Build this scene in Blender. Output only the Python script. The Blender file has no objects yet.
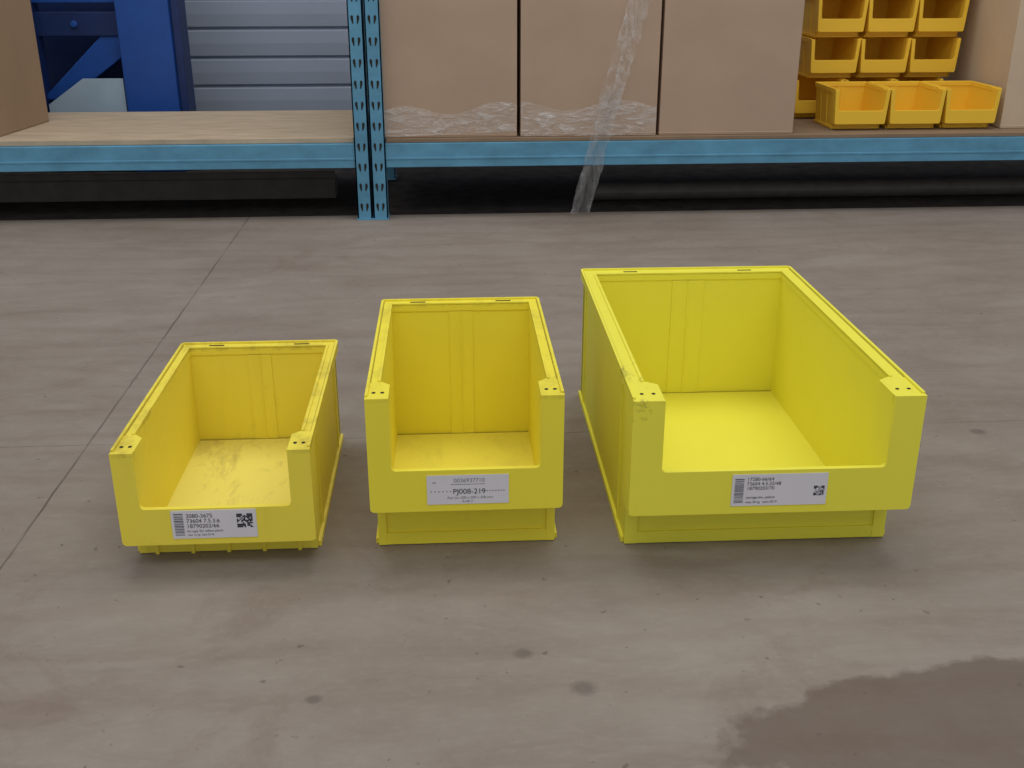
import bpy, bmesh, math, random
from mathutils import Vector, Matrix, noise
random.seed(4)
sc=bpy.context.scene
sc.view_settings.view_transform='Standard'
sc.view_settings.look='None'

# ---------------------------------------------------------------- materials
def srgb(r,g,b):
    f=lambda c:(c/255/12.92) if c/255<=0.04045 else ((c/255+0.055)/1.055)**2.4
    return (f(r),f(g),f(b),1)
class M:
    def __init__(s,name,rough=.5,metal=0,spec=.5):
        s.m=bpy.data.materials.new(name); s.m.use_nodes=True
        s.nt=s.m.node_tree; s.b=s.nt.nodes['Principled BSDF']
        s.b.inputs['Roughness'].default_value=rough
        s.b.inputs['Metallic'].default_value=metal
        s.b.inputs['Specular IOR Level'].default_value=spec
        s.tc=s.nt.nodes.new('ShaderNodeTexCoord')
    def n(s,t,**k):
        x=s.nt.nodes.new(t)
        for a,v in k.items(): setattr(x,a,v)
        return x
    def l(s,a,b): s.nt.links.new(a,b)
    def noise(s,scale=5,stretch=(1,1,1),detail=4,rough=.5,dist=0,coord='Object'):
        mp=s.n('ShaderNodeMapping'); mp.inputs['Scale'].default_value=stretch
        s.l(s.tc.outputs[coord],mp.inputs['Vector'])
        t=s.n('ShaderNodeTexNoise'); t.inputs['Scale'].default_value=scale
        t.inputs['Detail'].default_value=detail; t.inputs['Roughness'].default_value=rough
        t.inputs['Distortion'].default_value=dist
        s.l(mp.outputs[0],t.inputs['Vector']); return t.outputs['Fac']
    def ramp(s,fac,p0,p1,c0=(0,0,0,1),c1=(1,1,1,1)):
        r=s.n('ShaderNodeValToRGB'); e=r.color_ramp.elements
        e[0].position=p0;e[0].color=c0;e[1].position=p1;e[1].color=c1
        s.l(fac,r.inputs[0]); return r.outputs[0]
    def mix(s,fac,a,b,mode='MIX'):
        x=s.n('ShaderNodeMixRGB',blend_type=mode)
        for i,v in enumerate((fac,a,b)):
            if hasattr(v,'links'): s.l(v,x.inputs[i])
            else: x.inputs[i].default_value=v
        return x.outputs[0]
    def math(s,op,a,b=0):
        x=s.n('ShaderNodeMath',operation=op)
        for i,v in enumerate((a,b)):
            if hasattr(v,'links'): s.l(v,x.inputs[i])
            else: x.inputs[i].default_value=v
        return x.outputs[0]
    def col(s,c):
        if hasattr(c,'links'): s.l(c,s.b.inputs['Base Color'])
        else: s.b.inputs['Base Color'].default_value=c
        return s
    def bump(s,h,st=.2,d=.002):
        x=s.n('ShaderNodeBump'); x.inputs['Strength'].default_value=st; x.inputs['Distance'].default_value=d
        s.l(h,x.inputs['Height']); s.l(x.outputs[0],s.b.inputs['Normal'])

def yellow(name,c,dirt,amt,floor_dirt=0.0,rough=.55,H=None,rim=0.0,corner=False):
    m=M(name,rough,spec=.3)
    big=m.ramp(m.noise(9,detail=5),.35,.75)
    v=m.mix(m.math('MULTIPLY',big,.22),c,tuple(x*.86 for x in c[:3])+(1,))
    sp=m.ramp(m.noise(38,(1,1,.6),detail=8,rough=.7),.60,.78)
    v=m.mix(m.math('MULTIPLY',sp,amt*.6),v,dirt)
    sx=m.n('ShaderNodeSeparateXYZ'); m.l(m.tc.outputs['Object'],sx.inputs[0])
    stk=m.ramp(m.noise(30,(1,1,.12),detail=6,rough=.7),.58,.76)
    v=m.mix(m.math('MULTIPLY',stk,amt*.18),v,dirt)
    if H:
        top=m.math('GREATER_THAN',sx.outputs['Z'],H-.006)
        rn=m.ramp(m.noise(26,(1,.6,1),detail=8,rough=.75),.46,.64)
        v=m.mix(m.math('MULTIPLY',m.math('MULTIPLY',rn,top),rim),v,srgb(140,118,48))
    if corner:
        a=m.math('LESS_THAN',sx.outputs['X'],-.132); b2=m.math('LESS_THAN',sx.outputs['Y'],.13)
        z=m.math('GREATER_THAN',sx.outputs['Z'],.175)
        k=m.math('MULTIPLY',m.math('MULTIPLY',a,b2),z)
        rn=m.ramp(m.noise(45,(1,.5,1),detail=9,rough=.8,dist=.5),.54,.64)
        v=m.mix(m.math('MULTIPLY',m.math('MULTIPLY',rn,k),.5),v,srgb(80,76,44))
    low=m.math('LESS_THAN',sx.outputs['Z'],.013)
    if floor_dirt:
        up=m.n('ShaderNodeNewGeometry'); s2=m.n('ShaderNodeSeparateXYZ'); m.l(up.outputs['Normal'],s2.inputs[0])
        lo=m.math('MULTIPLY',low,m.math('GREATER_THAN',s2.outputs['Z'],.5))
        v=m.mix(m.math('MULTIPLY',lo,.5*floor_dirt),v,srgb(234,224,132))
        sc2=m.ramp(m.noise(22,(1,.5,1),detail=9,rough=.75,dist=.6),.50,.70)
        v=m.mix(m.math('MULTIPLY',m.math('MULTIPLY',sc2,lo),.55*floor_dirt),v,srgb(150,130,70))
    m.col(v); m.bump(m.noise(160,detail=2),.05,.001)
    return m.m
mY1=yellow('yellow_plastic_worn',srgb(240,222,76),srgb(160,132,44),.40,1.0,H=.145,rim=.42)
mY2=yellow('yellow_plastic',srgb(241,226,66),srgb(170,145,44),.20,.35,H=.200,rim=.25)
mY3=yellow('yellow_plastic_lemon',srgb(238,230,74),srgb(165,155,54),.10,.0,H=.200,rim=.06,corner=True)
mYo=yellow('amber_plastic',srgb(242,198,60),srgb(150,110,30),.15)
def simple(name,c,rough=.6,metal=0,var=.15,scale=20,stretch=(1,1,1),spec=.5,bump=0):
    m=M(name,rough,metal,spec); nz=m.noise(scale,stretch,5,.6)
    m.col(m.mix(m.ramp(nz,.3,.75),tuple(x*(1+var) for x in c[:3])+(1,),tuple(x*(1-var*1.6) for x in c[:3])+(1,)))
    if bump: m.bump(nz,bump,.003)
    return m.m
mDark=simple('dark_recess',srgb(34,30,18),.9)
mGroove=simple('groove_grime',srgb(165,152,44),.7)
mPaper=simple('label_paper',srgb(216,214,220),.5,var=.02)
mInk=simple('label_ink',srgb(62,62,74),.6)
mGrey=simple('label_grey',srgb(130,130,142),.6)
mCard=simple('cardboard',srgb(178,152,130),.75,var=.05,scale=5,stretch=(1,1,1.5))
mCardL=simple('cardboard_light',srgb(200,180,154),.75,var=.06,scale=6)
mCardD=simple('cardboard_brown_shaded',srgb(156,130,102),.8,var=.06,scale=7,stretch=(1,1,.4))  # brown card, darkened to paint in shading on the side face
mTape=simple('packing_tape',srgb(150,115,80),.25,var=.05)
mBlue=simple('rack_blue_paint',srgb(88,148,180),.5,var=.14,scale=26,stretch=(.5,1,1))
mNavy=simple('machine_navy',srgb(22,46,98),.5,var=.15)
mBright=simple('machine_blue',srgb(26,78,160),.45,var=.08)
mPale=simple('pale_sheet',srgb(170,190,205),.6,var=.05)
mSteel=simple('dull_steel',srgb(92,88,84),.6,.2)
mPly=simple('shelf_plywood',srgb(186,166,140),.75,var=.15,scale=9,stretch=(1,5,1))
mPlyD=simple('shelf_plywood_dark',srgb(136,112,88),.8,var=.12,scale=9,stretch=(1,5,1))
mDoor=simple('shutter_paint',srgb(162,172,190),.55,var=.03,scale=4)
mWall=simple('wall_paint',srgb(120,122,125),.8,var=.05,scale=3)
mFloorShade=simple('floor_shade_dark',srgb(60,56,54),.95,var=.3,scale=22,spec=.1)  # shade under the rack, painted in as a dark floor colour

def filmmat(name,lo,hi,c,st=(1,1,.4),sc_=30):
    fm=M(name,.14)
    fm.b.inputs['Base Color'].default_value=c
    fm.b.inputs['Specular IOR Level'].default_value=.7
    al=fm.ramp(fm.noise(sc_,st,6,.7,dist=1.8),.45,.70,(lo,lo,lo,1),(hi,hi,hi,1))
    fm.l(al,fm.b.inputs['Alpha']); fm.bump(fm.noise(34,st,5,.6,dist=2),.9,.01)
    return fm.m
mFilm=filmmat('stretch_film',.07,.48,(.85,.84,.82,1))
mFilmB=filmmat('stretch_film_base',.14,.60,(.86,.85,.84,1),(.35,1,1.3),34)
mFilmD=filmmat('stretch_film_grey',.18,.50,(.5,.5,.5,1))  # greyer film for the strip hanging past the beam

# floor
f=M('weathered_plywood',.62,spec=.32)
g1=f.noise(3.6,(1.0,3.2,1),9,.70,dist=1.4)
g2=f.noise(1.8,(1,1.2,1),6,.65)
g3=f.noise(90,(.6,1.3,1),4,.7)
base=f.mix(f.ramp(g2,.3,.70),srgb(149,140,131),srgb(127,115,105))
wv=f.n('ShaderNodeTexWave',wave_type='BANDS',bands_direction='Y'); wv.inputs['Scale'].default_value=2.6
wv.inputs['Distortion'].default_value=12; wv.inputs['Detail'].default_value=4; wv.inputs['Detail Scale'].default_value=.8
mp=f.n('ShaderNodeMapping'); mp.inputs['Scale'].default_value=(.6,1.3,1); f.l(f.tc.outputs['Object'],mp.inputs[0]); f.l(mp.outputs[0],wv.inputs[0])
base=f.mix(f.math('MULTIPLY',f.ramp(wv.outputs['Fac'],.62,.98),.14),base,srgb(110,88,74))
base=f.mix(f.math('MULTIPLY',f.ramp(g1,.45,.70),.32),base,srgb(106,90,78))
base=f.mix(f.math('MULTIPLY',f.ramp(g3,.5,.8),.22),base,srgb(170,160,150))
g4=f.noise(4.1,(1,1,1),9,.75,dist=1.0)
base=f.mix(f.math('MULTIPLY',f.ramp(g4,.54,.68),.36),base,srgb(112,94,81))
g5=f.noise(7,(1,1,1),9,.8,dist=.5)
base=f.mix(f.math('MULTIPLY',f.ramp(g5,.60,.70),.28),base,srgb(170,162,153))
g6=f.noise(75,(1,1,1),2,.5)
base=f.mix(f.math('MULTIPLY',f.ramp(g6,.70,.75),.5),base,srgb(70,62,57))
vo=f.n('ShaderNodeTexVoronoi'); vo.inputs['Scale'].default_value=3.3; f.l(f.tc.outputs['Object'],vo.inputs['Vector'])
base=f.mix(f.math('MULTIPLY',f.math('LESS_THAN',vo.outputs['Distance'],.013),.55),base,srgb(50,44,42))
sx=f.n('ShaderNodeSeparateXYZ'); f.l(f.tc.outputs['Object'],sx.inputs[0])
X,Y=sx.outputs['X'],sx.outputs['Y']
def ell(cx,cy,rx,ry,nz=.35,scale=9):
    dx=f.math('DIVIDE',f.math('SUBTRACT',X,cx),rx); dy=f.math('DIVIDE',f.math('SUBTRACT',Y,cy),ry)
    d=f.math('SQRT',f.math('ADD',f.math('MULTIPLY',dx,dx),f.math('MULTIPLY',dy,dy)))
    return f.math('ADD',d,f.math('MULTIPLY',f.math('SUBTRACT',f.noise(scale,detail=6,rough=.6),.5),nz*2))
wet=f.ramp(ell(.53,.718,.315,.125,.45),.92,1.04,(1,1,1,1),(0,0,0,1))
base=f.mix(f.math('MULTIPLY',wet,.62),base,srgb(88,71,60))
st=f.ramp(ell(-.385,.81,.06,.022,.4),.8,1.1,(1,1,1,1),(0,0,0,1))
base=f.mix(f.math('MULTIPLY',st,.18),base,srgb(100,70,62))
for kx,ky,r in((.066,.872,.010),(.118,.815,.013),(-.13,.815,.008),(.30,1.9,.012),(-.8,1.7,.012),(.75,1.35,.012)):
    k=f.ramp(ell(kx,ky,r*1.2,r,.3,60),.45,1.0,(1,1,1,1),(0,0,0,1))
    base=f.mix(f.math('MULTIPLY',k,.5),base,srgb(76,68,65))
def seam(v,p,w=.0014):
    wob=f.math('MULTIPLY',f.math('SUBTRACT',f.noise(14,detail=3),.5),.004)
    s_=f.math('LESS_THAN',f.math('ABSOLUTE',f.math('ADD',f.math('SUBTRACT',v,p),wob)),w)
    return f.math('MULTIPLY',s_,f.ramp(f.noise(6,detail=4),.36,.56,(.25,.25,.25,1)))
for v,p,k in((X,-.50,.75),(Y,1.385,.5),(Y,.165,.5)):
    base=f.mix(f.math('MULTIPLY',seam(v,p),k),base,srgb(74,64,56))
f.col(base); f.bump(g1,.10,.002)
rr=f.ramp(wet,0,1,(.62,.62,.62,1),(.42,.42,.42,1)); f.l(rr,f.b.inputs['Roughness'])
mFloor=f.m

# ---------------------------------------------------------------- mesh helpers
class B:
    def __init__(s): s.bm=bmesh.new(); s.mats=[]
    def mi(s,m):
        if m not in s.mats: s.mats.append(m)
        return s.mats.index(m)
    def box(s,x0,x1,y0,y1,z0,z1,m):
        i=s.mi(m)
        v=[s.bm.verts.new(p) for p in((x0,y0,z0),(x1,y0,z0),(x1,y1,z0),(x0,y1,z0),(x0,y0,z1),(x1,y0,z1),(x1,y1,z1),(x0,y1,z1))]
        for q in((0,3,2,1),(4,5,6,7),(0,1,5,4),(1,2,6,5),(2,3,7,6),(3,0,4,7)):
            s.bm.faces.new([v[k] for k in q]).material_index=i
        return v
    def prism(s,poly,a0,a1,m,axis='z'):
        i=s.mi(m)
        def P(p,a): return {'z':(p[0],p[1],a),'y':(p[0],a,p[1]),'x':(a,p[0],p[1])}[axis]
        lo=[s.bm.verts.new(P(p,a0)) for p in poly]; hi=[s.bm.verts.new(P(p,a1)) for p in poly]
        fs=[s.bm.faces.new(lo),s.bm.faces.new(hi)]
        n=len(poly)
        for k in range(n): fs.append(s.bm.faces.new((lo[k],lo[(k+1)%n],hi[(k+1)%n],hi[k])))
        for q in fs: q.material_index=i
    def cyl(s,c,r,a0,a1,m,axis='z',n=24,r2=None):
        pts=[(c[0]+r*math.cos(2*math.pi*k/n),c[1]+r*math.sin(2*math.pi*k/n)) for k in range(n)]
        s.prism(pts,a0,a1,m,axis)
    def obj(s,name,parent=None,bevel=0,seg=2,loc=(0,0,0),rot=(0,0,0),smooth=False,flare=None):
        if flare:
            fl,Hh=flare
            for v in s.bm.verts: v.co.x*=1-fl*(1-v.co.z/Hh)
        bmesh.ops.recalc_face_normals(s.bm,faces=s.bm.faces)
        me=bpy.data.meshes.new(name); s.bm.to_mesh(me); s.bm.free()
        for m in s.mats: me.materials.append(m)
        o=bpy.data.objects.new(name,me); sc.collection.objects.link(o)
        o.location=loc; o.rotation_euler=rot
        if parent: o.parent=parent
        if bevel:
            b=o.modifiers.new('bevel','BEVEL'); b.width=bevel; b.segments=seg; b.limit_method='ANGLE'; b.angle_limit=math.radians(40)
        if smooth:
            for p in me.polygons: p.use_smooth=True
        return o
def empty(name,loc=(0,0,0),rot=(0,0,0)):
    o=bpy.data.objects.new(name,None); o.empty_display_size=.05
    sc.collection.objects.link(o); o.location=loc; o.rotation_euler=rot; return o
def arc(cx,cy,r,a0,a1,n=5):
    return [(cx+r*math.cos(math.radians(a0+(a1-a0)*k/n)),cy+r*math.sin(math.radians(a0+(a1-a0)*k/n))) for k in range(n+1)]

# ---------------------------------------------------------------- storage bin
def make_bin(w,H,L,ov,r,rb,p,zb,zl,mat,loc,yaw,name='storage_bin',detail=True,feet=True,flare=None):
    root=empty(name,loc,(0,0,yaw))
    h=w/2; bo=h-.0045; bi=h-r+.001
    b=B()
    def U(ho,yb,hi,ybi,pi,ov2,y0,ro):
        return ([(-ho,y0)]+[(-ho,yb-ro)]+arc(-ho+ro,yb-ro,ro,180,90)[1:]+arc(ho-ro,yb-ro,ro,90,0)+[(ho,y0)]
          +[(h-pi,y0),(h-pi,ov2),(hi,ov2+.010),(hi,ybi),(-hi,ybi),(-hi,ov2+.010),(-h+pi,ov2),(-h+pi,y0)])
    b.prism(U(h,L,h-r,L-rb,p,ov-.002,.0045,.007),H-.012,H-.0025,mat)
    def lip(ho,yb,wd,z0,z1,y0,ro):
        poly=[(-ho,y0),(-ho,yb-ro)]+arc(-ho+ro,yb-ro,ro,180,90)[1:]+arc(ho-ro,yb-ro,ro,90,0)+[(ho,y0),(ho-wd,y0),(ho-wd,yb-wd),(-ho+wd,yb-wd),(-ho+wd,y0)]
        b.prism(poly,z0,z1,mat)
    lip(h,L,.0032,H-.004,H,.006,.006)
    lip(h-r+.0035,L-rb+.0035,.0035,H-.004,H-.0008,ov+.006,.003)
    if detail:
        for sx_ in(-1,1):
            xa=sx_*(h-.0034); xb=sx_*(h-.0044)
            b.box(min(xa,xb),max(xa,xb),ov+.004,L-.006,H-.0026,H-.0021,mGroove)
    for s_ in(-1,1):
        x0,x1=sorted((s_*bi,s_*bo)); b.box(x0,x1,ov-.004,L-.006,.001,H-.011,mat)
        x0,x1=sorted((s_*(bo-.002),s_*(bo+.0035))); b.box(x0,x1,ov+.002,L-.003,0,.007,mat)
        for yy in(ov+.045,L-.05):
            x0,x1=sorted((s_*(bo-.001),s_*(bo+.0018))); b.box(x0,x1,yy,yy+.004,.004,H-.012,mat)
    b.box(-bo,bo,L-rb+.002,L-.004,.001,H-.011,mat)
    b.box(-bi-.001,bi+.001,ov,L-rb+.004,.001,.0095,mat)
    cs=w*.075
    b.box(-cs,cs,L-rb+.0005,L-rb+.003,.009,H-.013,mat)
    b.box(-.0010,.0010,L-rb-.0006,L-rb+.003,.009,H-.013,mat)
    b.box(-bo,bo,ov-.001,ov+.003,.001,zb+.004,mat)
    b.box(-bo+.004,bo-.004,ov-.0035,ov,.001,min(.016,zb*.35),mat)
    b.box(-h+.004,h-.004,.004,ov+.003,zb,zb+.004,mat)
    fr=.005
    cr=.005
    pl=[(-h,zb+cr)]+arc(-h+cr,zb+cr,cr,180,270,3)[1:]+arc(h-cr,zb+cr,cr,270,360,3)+[(h,H-.002),(h-p,H-.002)]+[(h-p,zl+fr)]+arc(h-p-fr,zl+fr,fr,0,-90)[1:]+arc(-h+p+fr,zl+fr,fr,270,180)+[(-h+p,H-.002),(-h,H-.002)]
    b.prism(pl,0,.006,mat,'y')
    for s_ in(-1,1):
        x0,x1=sorted((s_*(h-.0002),s_*(h-p+.0002))); b.box(x0,x1,.003,ov,zb,H-.011,mat)
    if detail and feet:
        for k in range(5):
            xx=-bo+.02+(2*bo-.04)*k/4
            b.box(xx-.002,xx+.002,ov-.006,ov,.0,.012,mat)
    b.obj('body',root,.0018 if detail else .001,2,flare=flare)
    if detail:
        d=B()
        for s_ in(-1,1):
            for q in(.35,.72):
                d.cyl((s_*(h-p*q),ov*.42),.0021,H-.0026,H-.0020,mDark,n=12)
            cx=s_*w*.27
            d.box(cx-.010,cx+.010,L-rb*.55,L-rb*.55+.0026,H-.0026,H-.0019,mDark)
        d.box(-bi,bi,L-rb-.0006,L-rb+.001,.0094,.0102,mGroove)
        d.obj('slots',root)
    return root
L1=make_bin(.209,.146,.343,.043,.0145,.019,.024,.033,.077,mY1,(-.2535,1.0455,0),-.0037)
L2=make_bin(.211,.201,.343,.043,.0150,.019,.025,.064,.114,mY2,(.0168,1.0464,0),-.0053,feet=False)
L3=make_bin(.313,.200,.500,.050,.020,.026,.034,.062,.1145,mY3,(.3488,1.0237,0),-.0108,feet=False)

def text(parent,s,x,z,size,mat=mInk,y=-.0013):
    c=bpy.data.curves.new('text','FONT'); c.body=s; c.size=size; c.extrude=0.0
    o=bpy.data.objects.new('print_line',c); sc.collection.objects.link(o)
    o.parent=parent; o.location=(x,y,z); o.rotation_euler=(math.pi/2,0,0); c.materials.append(mat); return o
def label(root,x0,x1,z0,z1,kind,tilt=0):
    d=B(); d.box(x0,x1,-.0010,.0002,z0,z1,mPaper)
    def ink(a,b_,c,e,m=mInk): d.box(a,b_,-.0012,-.0010,c,e,m)
    H=z1-z0
    if kind!='mid':
        z=z0+.004
        while z<z1-.004:
            q=random.choice((.0005,.0007,.0010)); ink(x0+.003,x0+.013,z,min(z+q,z1-.003)); z+=q+random.choice((.0007,.0011))
        n=11; s_=(H*.50)/n; qx=x1-.004-n*s_ if kind=='left' else x1-.003-n*s_; qz=z1-.005-n*s_
        if kind=='right': s_*=.62; qx=x1-.003-n*s_; qz=z0+.011
        for a in range(n):
            for c in range(n):
                corner=(a<3 and c<3)or(a<3 and c>n-4)or(a>n-4 and c>n-4)
                if corner or random.random()<.5: ink(qx+a*s_,qx+(a+1)*s_,qz+c*s_,qz+(c+1)*s_)
    else:
        ink(x0+.026,x1-.026,z1-.0112,z1-.0108)
        for k in range(8): ink(x0+.004+k*.0042,x0+.0055+k*.0042,z0+.015,z0+.0162,mGrey)
        for k in range(9): ink(x1-.030+k*.003,x1-.0285+k*.003,z0+.015,z0+.0162,mGrey)
        ink(x0+.006,x0+.010,z1-.009,z1-.008,mGrey)
    o=d.obj('label',root)
    if kind=='left':
        for i,s_ in enumerate(('2080-3675','73604 7.5.3.6','18790202/66')): text(root,s_,x0+.016,z1-.0085-i*.0062,.0066)
        text(root,'bin type 321 yellow plastic',x0+.016,z0+.008,.0036); text(root,'max 12 kg  item 0118',x0+.016,z0+.0035,.0032)
    elif kind=='right':
        for i,s_ in enumerate(('17280-66/64','73604 4.5.32/48','18790203/70')): text(root,s_,x0+.016,z1-.0075-i*.0055,.0058)
        text(root,'storage bin, yellow',x0+.016,z0+.009,.0042); text(root,'max 30 kg   item 0219',x0+.016,z0+.0035,.0038)
    else:
        text(root,'0036937710',x0+.029,z1-.0085,.0068,mGrey); text(root,'PJ008-219',x0+.028,z0+.0125,.0088)
        text(root,'Part bin 300 x 209 x 200 mm',x0+.022,z0+.0065,.0042,mGrey); text(root,'A-30 3',x0+.038,z0+.002,.0042,mGrey)
label(L1,-.049,.042,.041,.075,'left')
label(L2,-.043,.046,.073,.108,'mid')
label(L3,-.045,.060,.072,.110,'right')

# ---------------------------------------------------------------- floor & room
b=B(); b.box(-4,4,-1.2,2.76,-.03,0,mFloor); b.obj('floor')
b=B(); b.box(-4,4,2.76,3.97,-.05,-.006,mFloorShade); b.obj('floor_under_rack')  # rear floor strip, its dark colour standing in for under-rack shade
b=B(); b.box(-4,4,3.97,4.07,-.05,3.0,mWall); b.obj('wall_back')
b=B(); z=0.0
while z<2.4:
    b.prism([(3.950,z+.003),(3.942,z+.008),(3.940,z+.048),(3.942,z+.088),(3.950,z+.093),(3.966,z+.093),(3.966,z+.003)],-3.2,3.2,mDoor,'x'); z+=.096
b.box(-3.2,3.2,3.955,3.967,0,2.4,mDoor)
b.obj('door_1')

# ---------------------------------------------------------------- racking
rack=empty('shelving_rack',(0,0,0))
F=2.709
def upright(x0,x1,y0,dirn,front=True):
    u=B(); 
    u.box(x0,x1,y0,y0+.003,0,1.5,mBlue)
    u.box(x0,x0+.003,y0,y0+.05,0,1.5,mBlue); u.box(x1-.003,x1,y0,y0+.05,0,1.5,mBlue)
    u.box(x0-.002,x1+.002,y0-.003,y0+.055,0,.004,mBlue)
    if front:
        w=x1-x0; z=.03
        while z<1.45:
            for k,cx in enumerate((x0+w*.30,x0+w*.70)):
                s_=1 if k==0 else -1
                poly=[(cx-.003,z+.010),(cx-.003,z+.004),(cx-.0012+s_*.002,z-.007),(cx+.0012+s_*.002,z-.007),(cx+.003,z+.004),(cx+.003,z+.010),(cx,z+.013)]
                u.prism(poly,y0-.0006,y0+.0001,mDark,'y')
            z+=.05
    u.obj('upright',rack)
upright(-.219,-.183,F,1); upright(-.179,-.143,F,1)
upright(-.219,-.183,3.22,1,False); upright(-.179,-.143,3.22,1,False)
upright(-2.2,-2.163,F,1); upright(2.1,2.137,F,1); upright(-2.2,-2.163,3.22,1,False); upright(2.1,2.137,3.22,1,False)
for x0,x1,nm in((-2.163,-.219,'l'),(-.143,2.1,'r')):
    for y0 in(F+.004,3.225):
        q=B()
        q.prism([(y0,.131),(y0+.035,.131),(y0+.035,.178),(y0+.022,.178),(y0+.022,.190),(y0,.190)],x0,x1,mBlue,'x')
        q.prism([(y0-.0015,.150),(y0+.001,.150),(y0+.001,.156),(y0-.0015,.156)],x0,x1,mBlue,'x')
        q.obj('beam',rack,.0012)
q=B(); q.box(-2.16,-.221,F+.020,3.235,.1905,.203,mPly); q.obj('shelf_board',rack,.001)
q=B(); q.box(-.141,2.098,F+.012,3.235,.1905,.200,mPlyD); q.obj('shelf_board',rack,.001)

# ---------------------------------------------------------------- boxes
def cbox(x0,x1,y0,y1,z0,z1,mat,yaw=0):
    root=empty('cardboard_box',((x0+x1)/2,(y0+y1)/2,z0),(0,0,yaw)); a=(x1-x0)/2; c=(y1-y0)/2; H=z1-z0
    q=B(); q.box(-a,a,-c,c,0,H-.004,mat)
    for s_ in(-1,1):
        y_0,y_1=sorted((s_*.001,s_*c)); q.box(-a,a,y_0,y_1,H-.004,H,mat)
    q.box(-a-.0006,a+.0006,-c-.0008,c+.0008,.004,.007,mat)
    q.obj('carton',root,.003)
    t_=B(); t_.box(-a-.0008,a+.0008,-.025,.025,H,H+.0005,mTape); t_.box(-a-.0012,-a-.0004,-.025,.025,H-.07,H,mTape); t_.box(a+.0004,a+.0012,-.025,.025,H-.07,H,mTape)
    t_.obj('tape',root)
    return root
cbox(-.155,.186,2.735,3.19,.2005,.74,mCard)
cbox(.195,.538,2.735,3.19,.2005,.74,mCard)
cbox(.546,.890,2.735,3.19,.2005,.74,mCard)
cbox(1.462,1.86,2.79,3.22,.2005,.70,mCardL)
cbox(-1.308-.225,-1.308+.225,2.935-.15,2.935+.15,.2035,.82,mCardD,-.134)

def film(name,pts_fn,nu,nv,amp,seed,mat=None):
    bm=bmesh.new(); g=[[None]*(nv+1) for _ in range(nu+1)]
    for i in range(nu+1):
        for j in range(nv+1):
            p=Vector(pts_fn(i/nu,j/nv)); n_=noise.noise(Vector((i*.35+seed,j*.35,seed)))
            p.y+=-abs(n_)*amp; p.x+=noise.noise(Vector((j*.4,seed,i*.2)))*amp*.6
            g[i][j]=bm.verts.new(p)
    for i in range(nu):
        for j in range(nv): bm.faces.new((g[i][j],g[i+1][j],g[i+1][j+1],g[i][j+1]))
    me=bpy.data.meshes.new(name); bm.to_mesh(me); bm.free(); me.materials.append(mat or mFilm)
    o=bpy.data.objects.new(name,me); sc.collection.objects.link(o)
    for p in me.polygons: p.use_smooth=True
    return o
film('plastic_film',lambda u,v:(-.152+.336*u,2.7315,.202+(.062+.012*math.sin(u*9))*v+.012*u),40,8,.005,1,mFilmB)
film('plastic_film',lambda u,v:(.196+.34*u,2.7315,.202+(.075+.012*math.sin(2+u*8))*v),40,8,.005,2,mFilmB)
film('plastic_film',lambda u,v:(.385+.055*u+.10*v,2.7315,.27+.36*v),10,40,.01,3)
film('plastic_film',lambda u,v:(.32+.05*u+.075*v,2.700-.008*math.sin(u*6),.012+.30*v),12,30,.008,5,mFilmD)

# ---------------------------------------------------------------- small bins
def sbin(x,y,z,w,H=.112,L=.2,yaw=0):
    return make_bin(w,H,L,.028,.008,.010,.010,.016,.050,mYo,(x,y,z),yaw,'picking_bin',False,flare=(.10,H))
for i in range(3): sbin(1.078+.1465*i,2.775,.2005,.145,.105,.17)
for k in range(5):
    for i in range(3):
        dx=(0,.02,.03,.04,.04)[k]
        sbin(1.05+.139*i+dx+(-.015 if k==0 else 0),2.985+.004*k,.2005+k*.1065,.1375,.106,.2)

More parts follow.
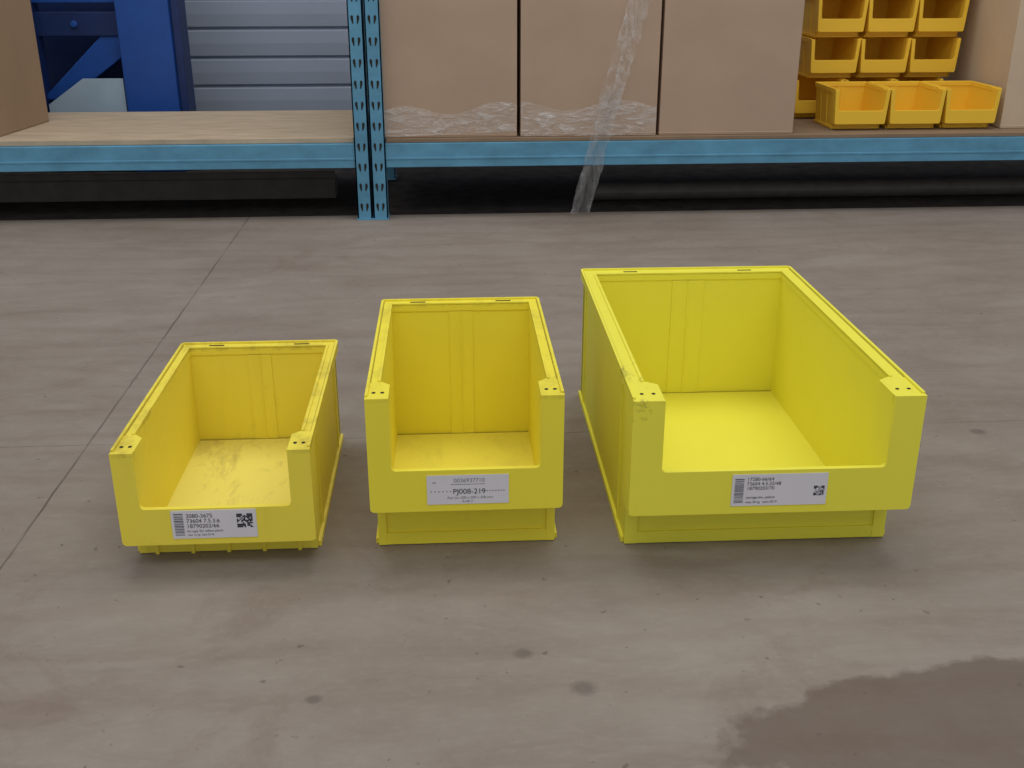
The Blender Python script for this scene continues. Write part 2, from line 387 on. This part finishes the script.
# ---------------------------------------------------------------- blue machine behind left shelf
mroot=empty('blue_steel_frame',(0,0,0))
q=B()
q.box(-.955,-.80,3.42,3.56,-.006,1.2,mBright); q.box(-.80,-.775,3.44,3.54,-.006,1.2,mNavy)
q.box(-1.70,-.955,3.46,3.52,.395,.465,mNavy); q.box(-1.70,-.955,3.45,3.47,.49,.53,mBright)
q.box(-1.70,-.955,3.48,3.52,.14,.21,mNavy)
q.prism([(-1.22,.21),(-1.02,.395),(-.955,.395),(-.955,.34),(-1.14,.21)],3.465,3.50,mBright,'y')
q.box(-1.27,-1.20,3.44,3.50,-.006,1.2,mNavy)
q.cyl((-1.09,.43),.010,3.452,3.462,mBright,'y',16)
q.box(-1.62,-1.56,3.44,3.50,-.006,1.2,mNavy)
q.obj('frame',mroot,.003)
q=B(); q.prism([(-1.19,.0),(-.96,.0),(-.96,.275),(-1.08,.275),(-1.19,.20)],3.43,3.438,mPale,'y'); q.box(-1.9,-.79,3.58,3.60,.0,.9,mNavy); q.obj('panel',mroot)

# clutter under the rack
q=B(); q.cyl((2.93,.022),.024,.40,2.6,mSteel,'x',20); q.obj('metal_pipe',None,loc=(0,0,-.004))
q=B(); q.box(-2.0,-.3,3.0,3.06,-.006,.05,mSteel); q.box(-2.0,-.3,3.0,3.004,.05,.07,mSteel); q.obj('steel_profile',None,.002)

# ---------------------------------------------------------------- light
w=bpy.data.worlds.new('World'); sc.world=w; w.use_nodes=True
w.node_tree.nodes['Background'].inputs[0].default_value=(.95,.97,1,1)
w.node_tree.nodes['Background'].inputs[1].default_value=.53
def area(name,loc,target,sx_,sy_,e,c=(1,1,1)):
    l=bpy.data.lights.new(name,'AREA'); l.shape='RECTANGLE'; l.size=sx_; l.size_y=sy_; l.energy=e; l.color=c
    o=bpy.data.objects.new(name,l); sc.collection.objects.link(o); o.location=loc
    o.rotation_euler=(Vector(target)-Vector(loc)).to_track_quat('-Z','Y').to_euler(); return o
area('ceiling_lamp',(0.3,2.2,3.0),(0.1,1.2,0),3.2,1.3,41,(1,.98,.95))
area('ceiling_lamp',(0,-.8,3.2),(0,2.4,.2),3.5,1.0,27,(1,.98,.95))

cd=bpy.data.cameras.new('camera'); cam=bpy.data.objects.new('camera',cd); sc.collection.objects.link(cam)
cd.sensor_width=36; cd.lens=1077.1/1024*36; cd.clip_start=.02
cam.location=(0,0,.6349); cam.rotation_euler=(math.pi/2-.3829,0,-.0634)
sc.camera=cam
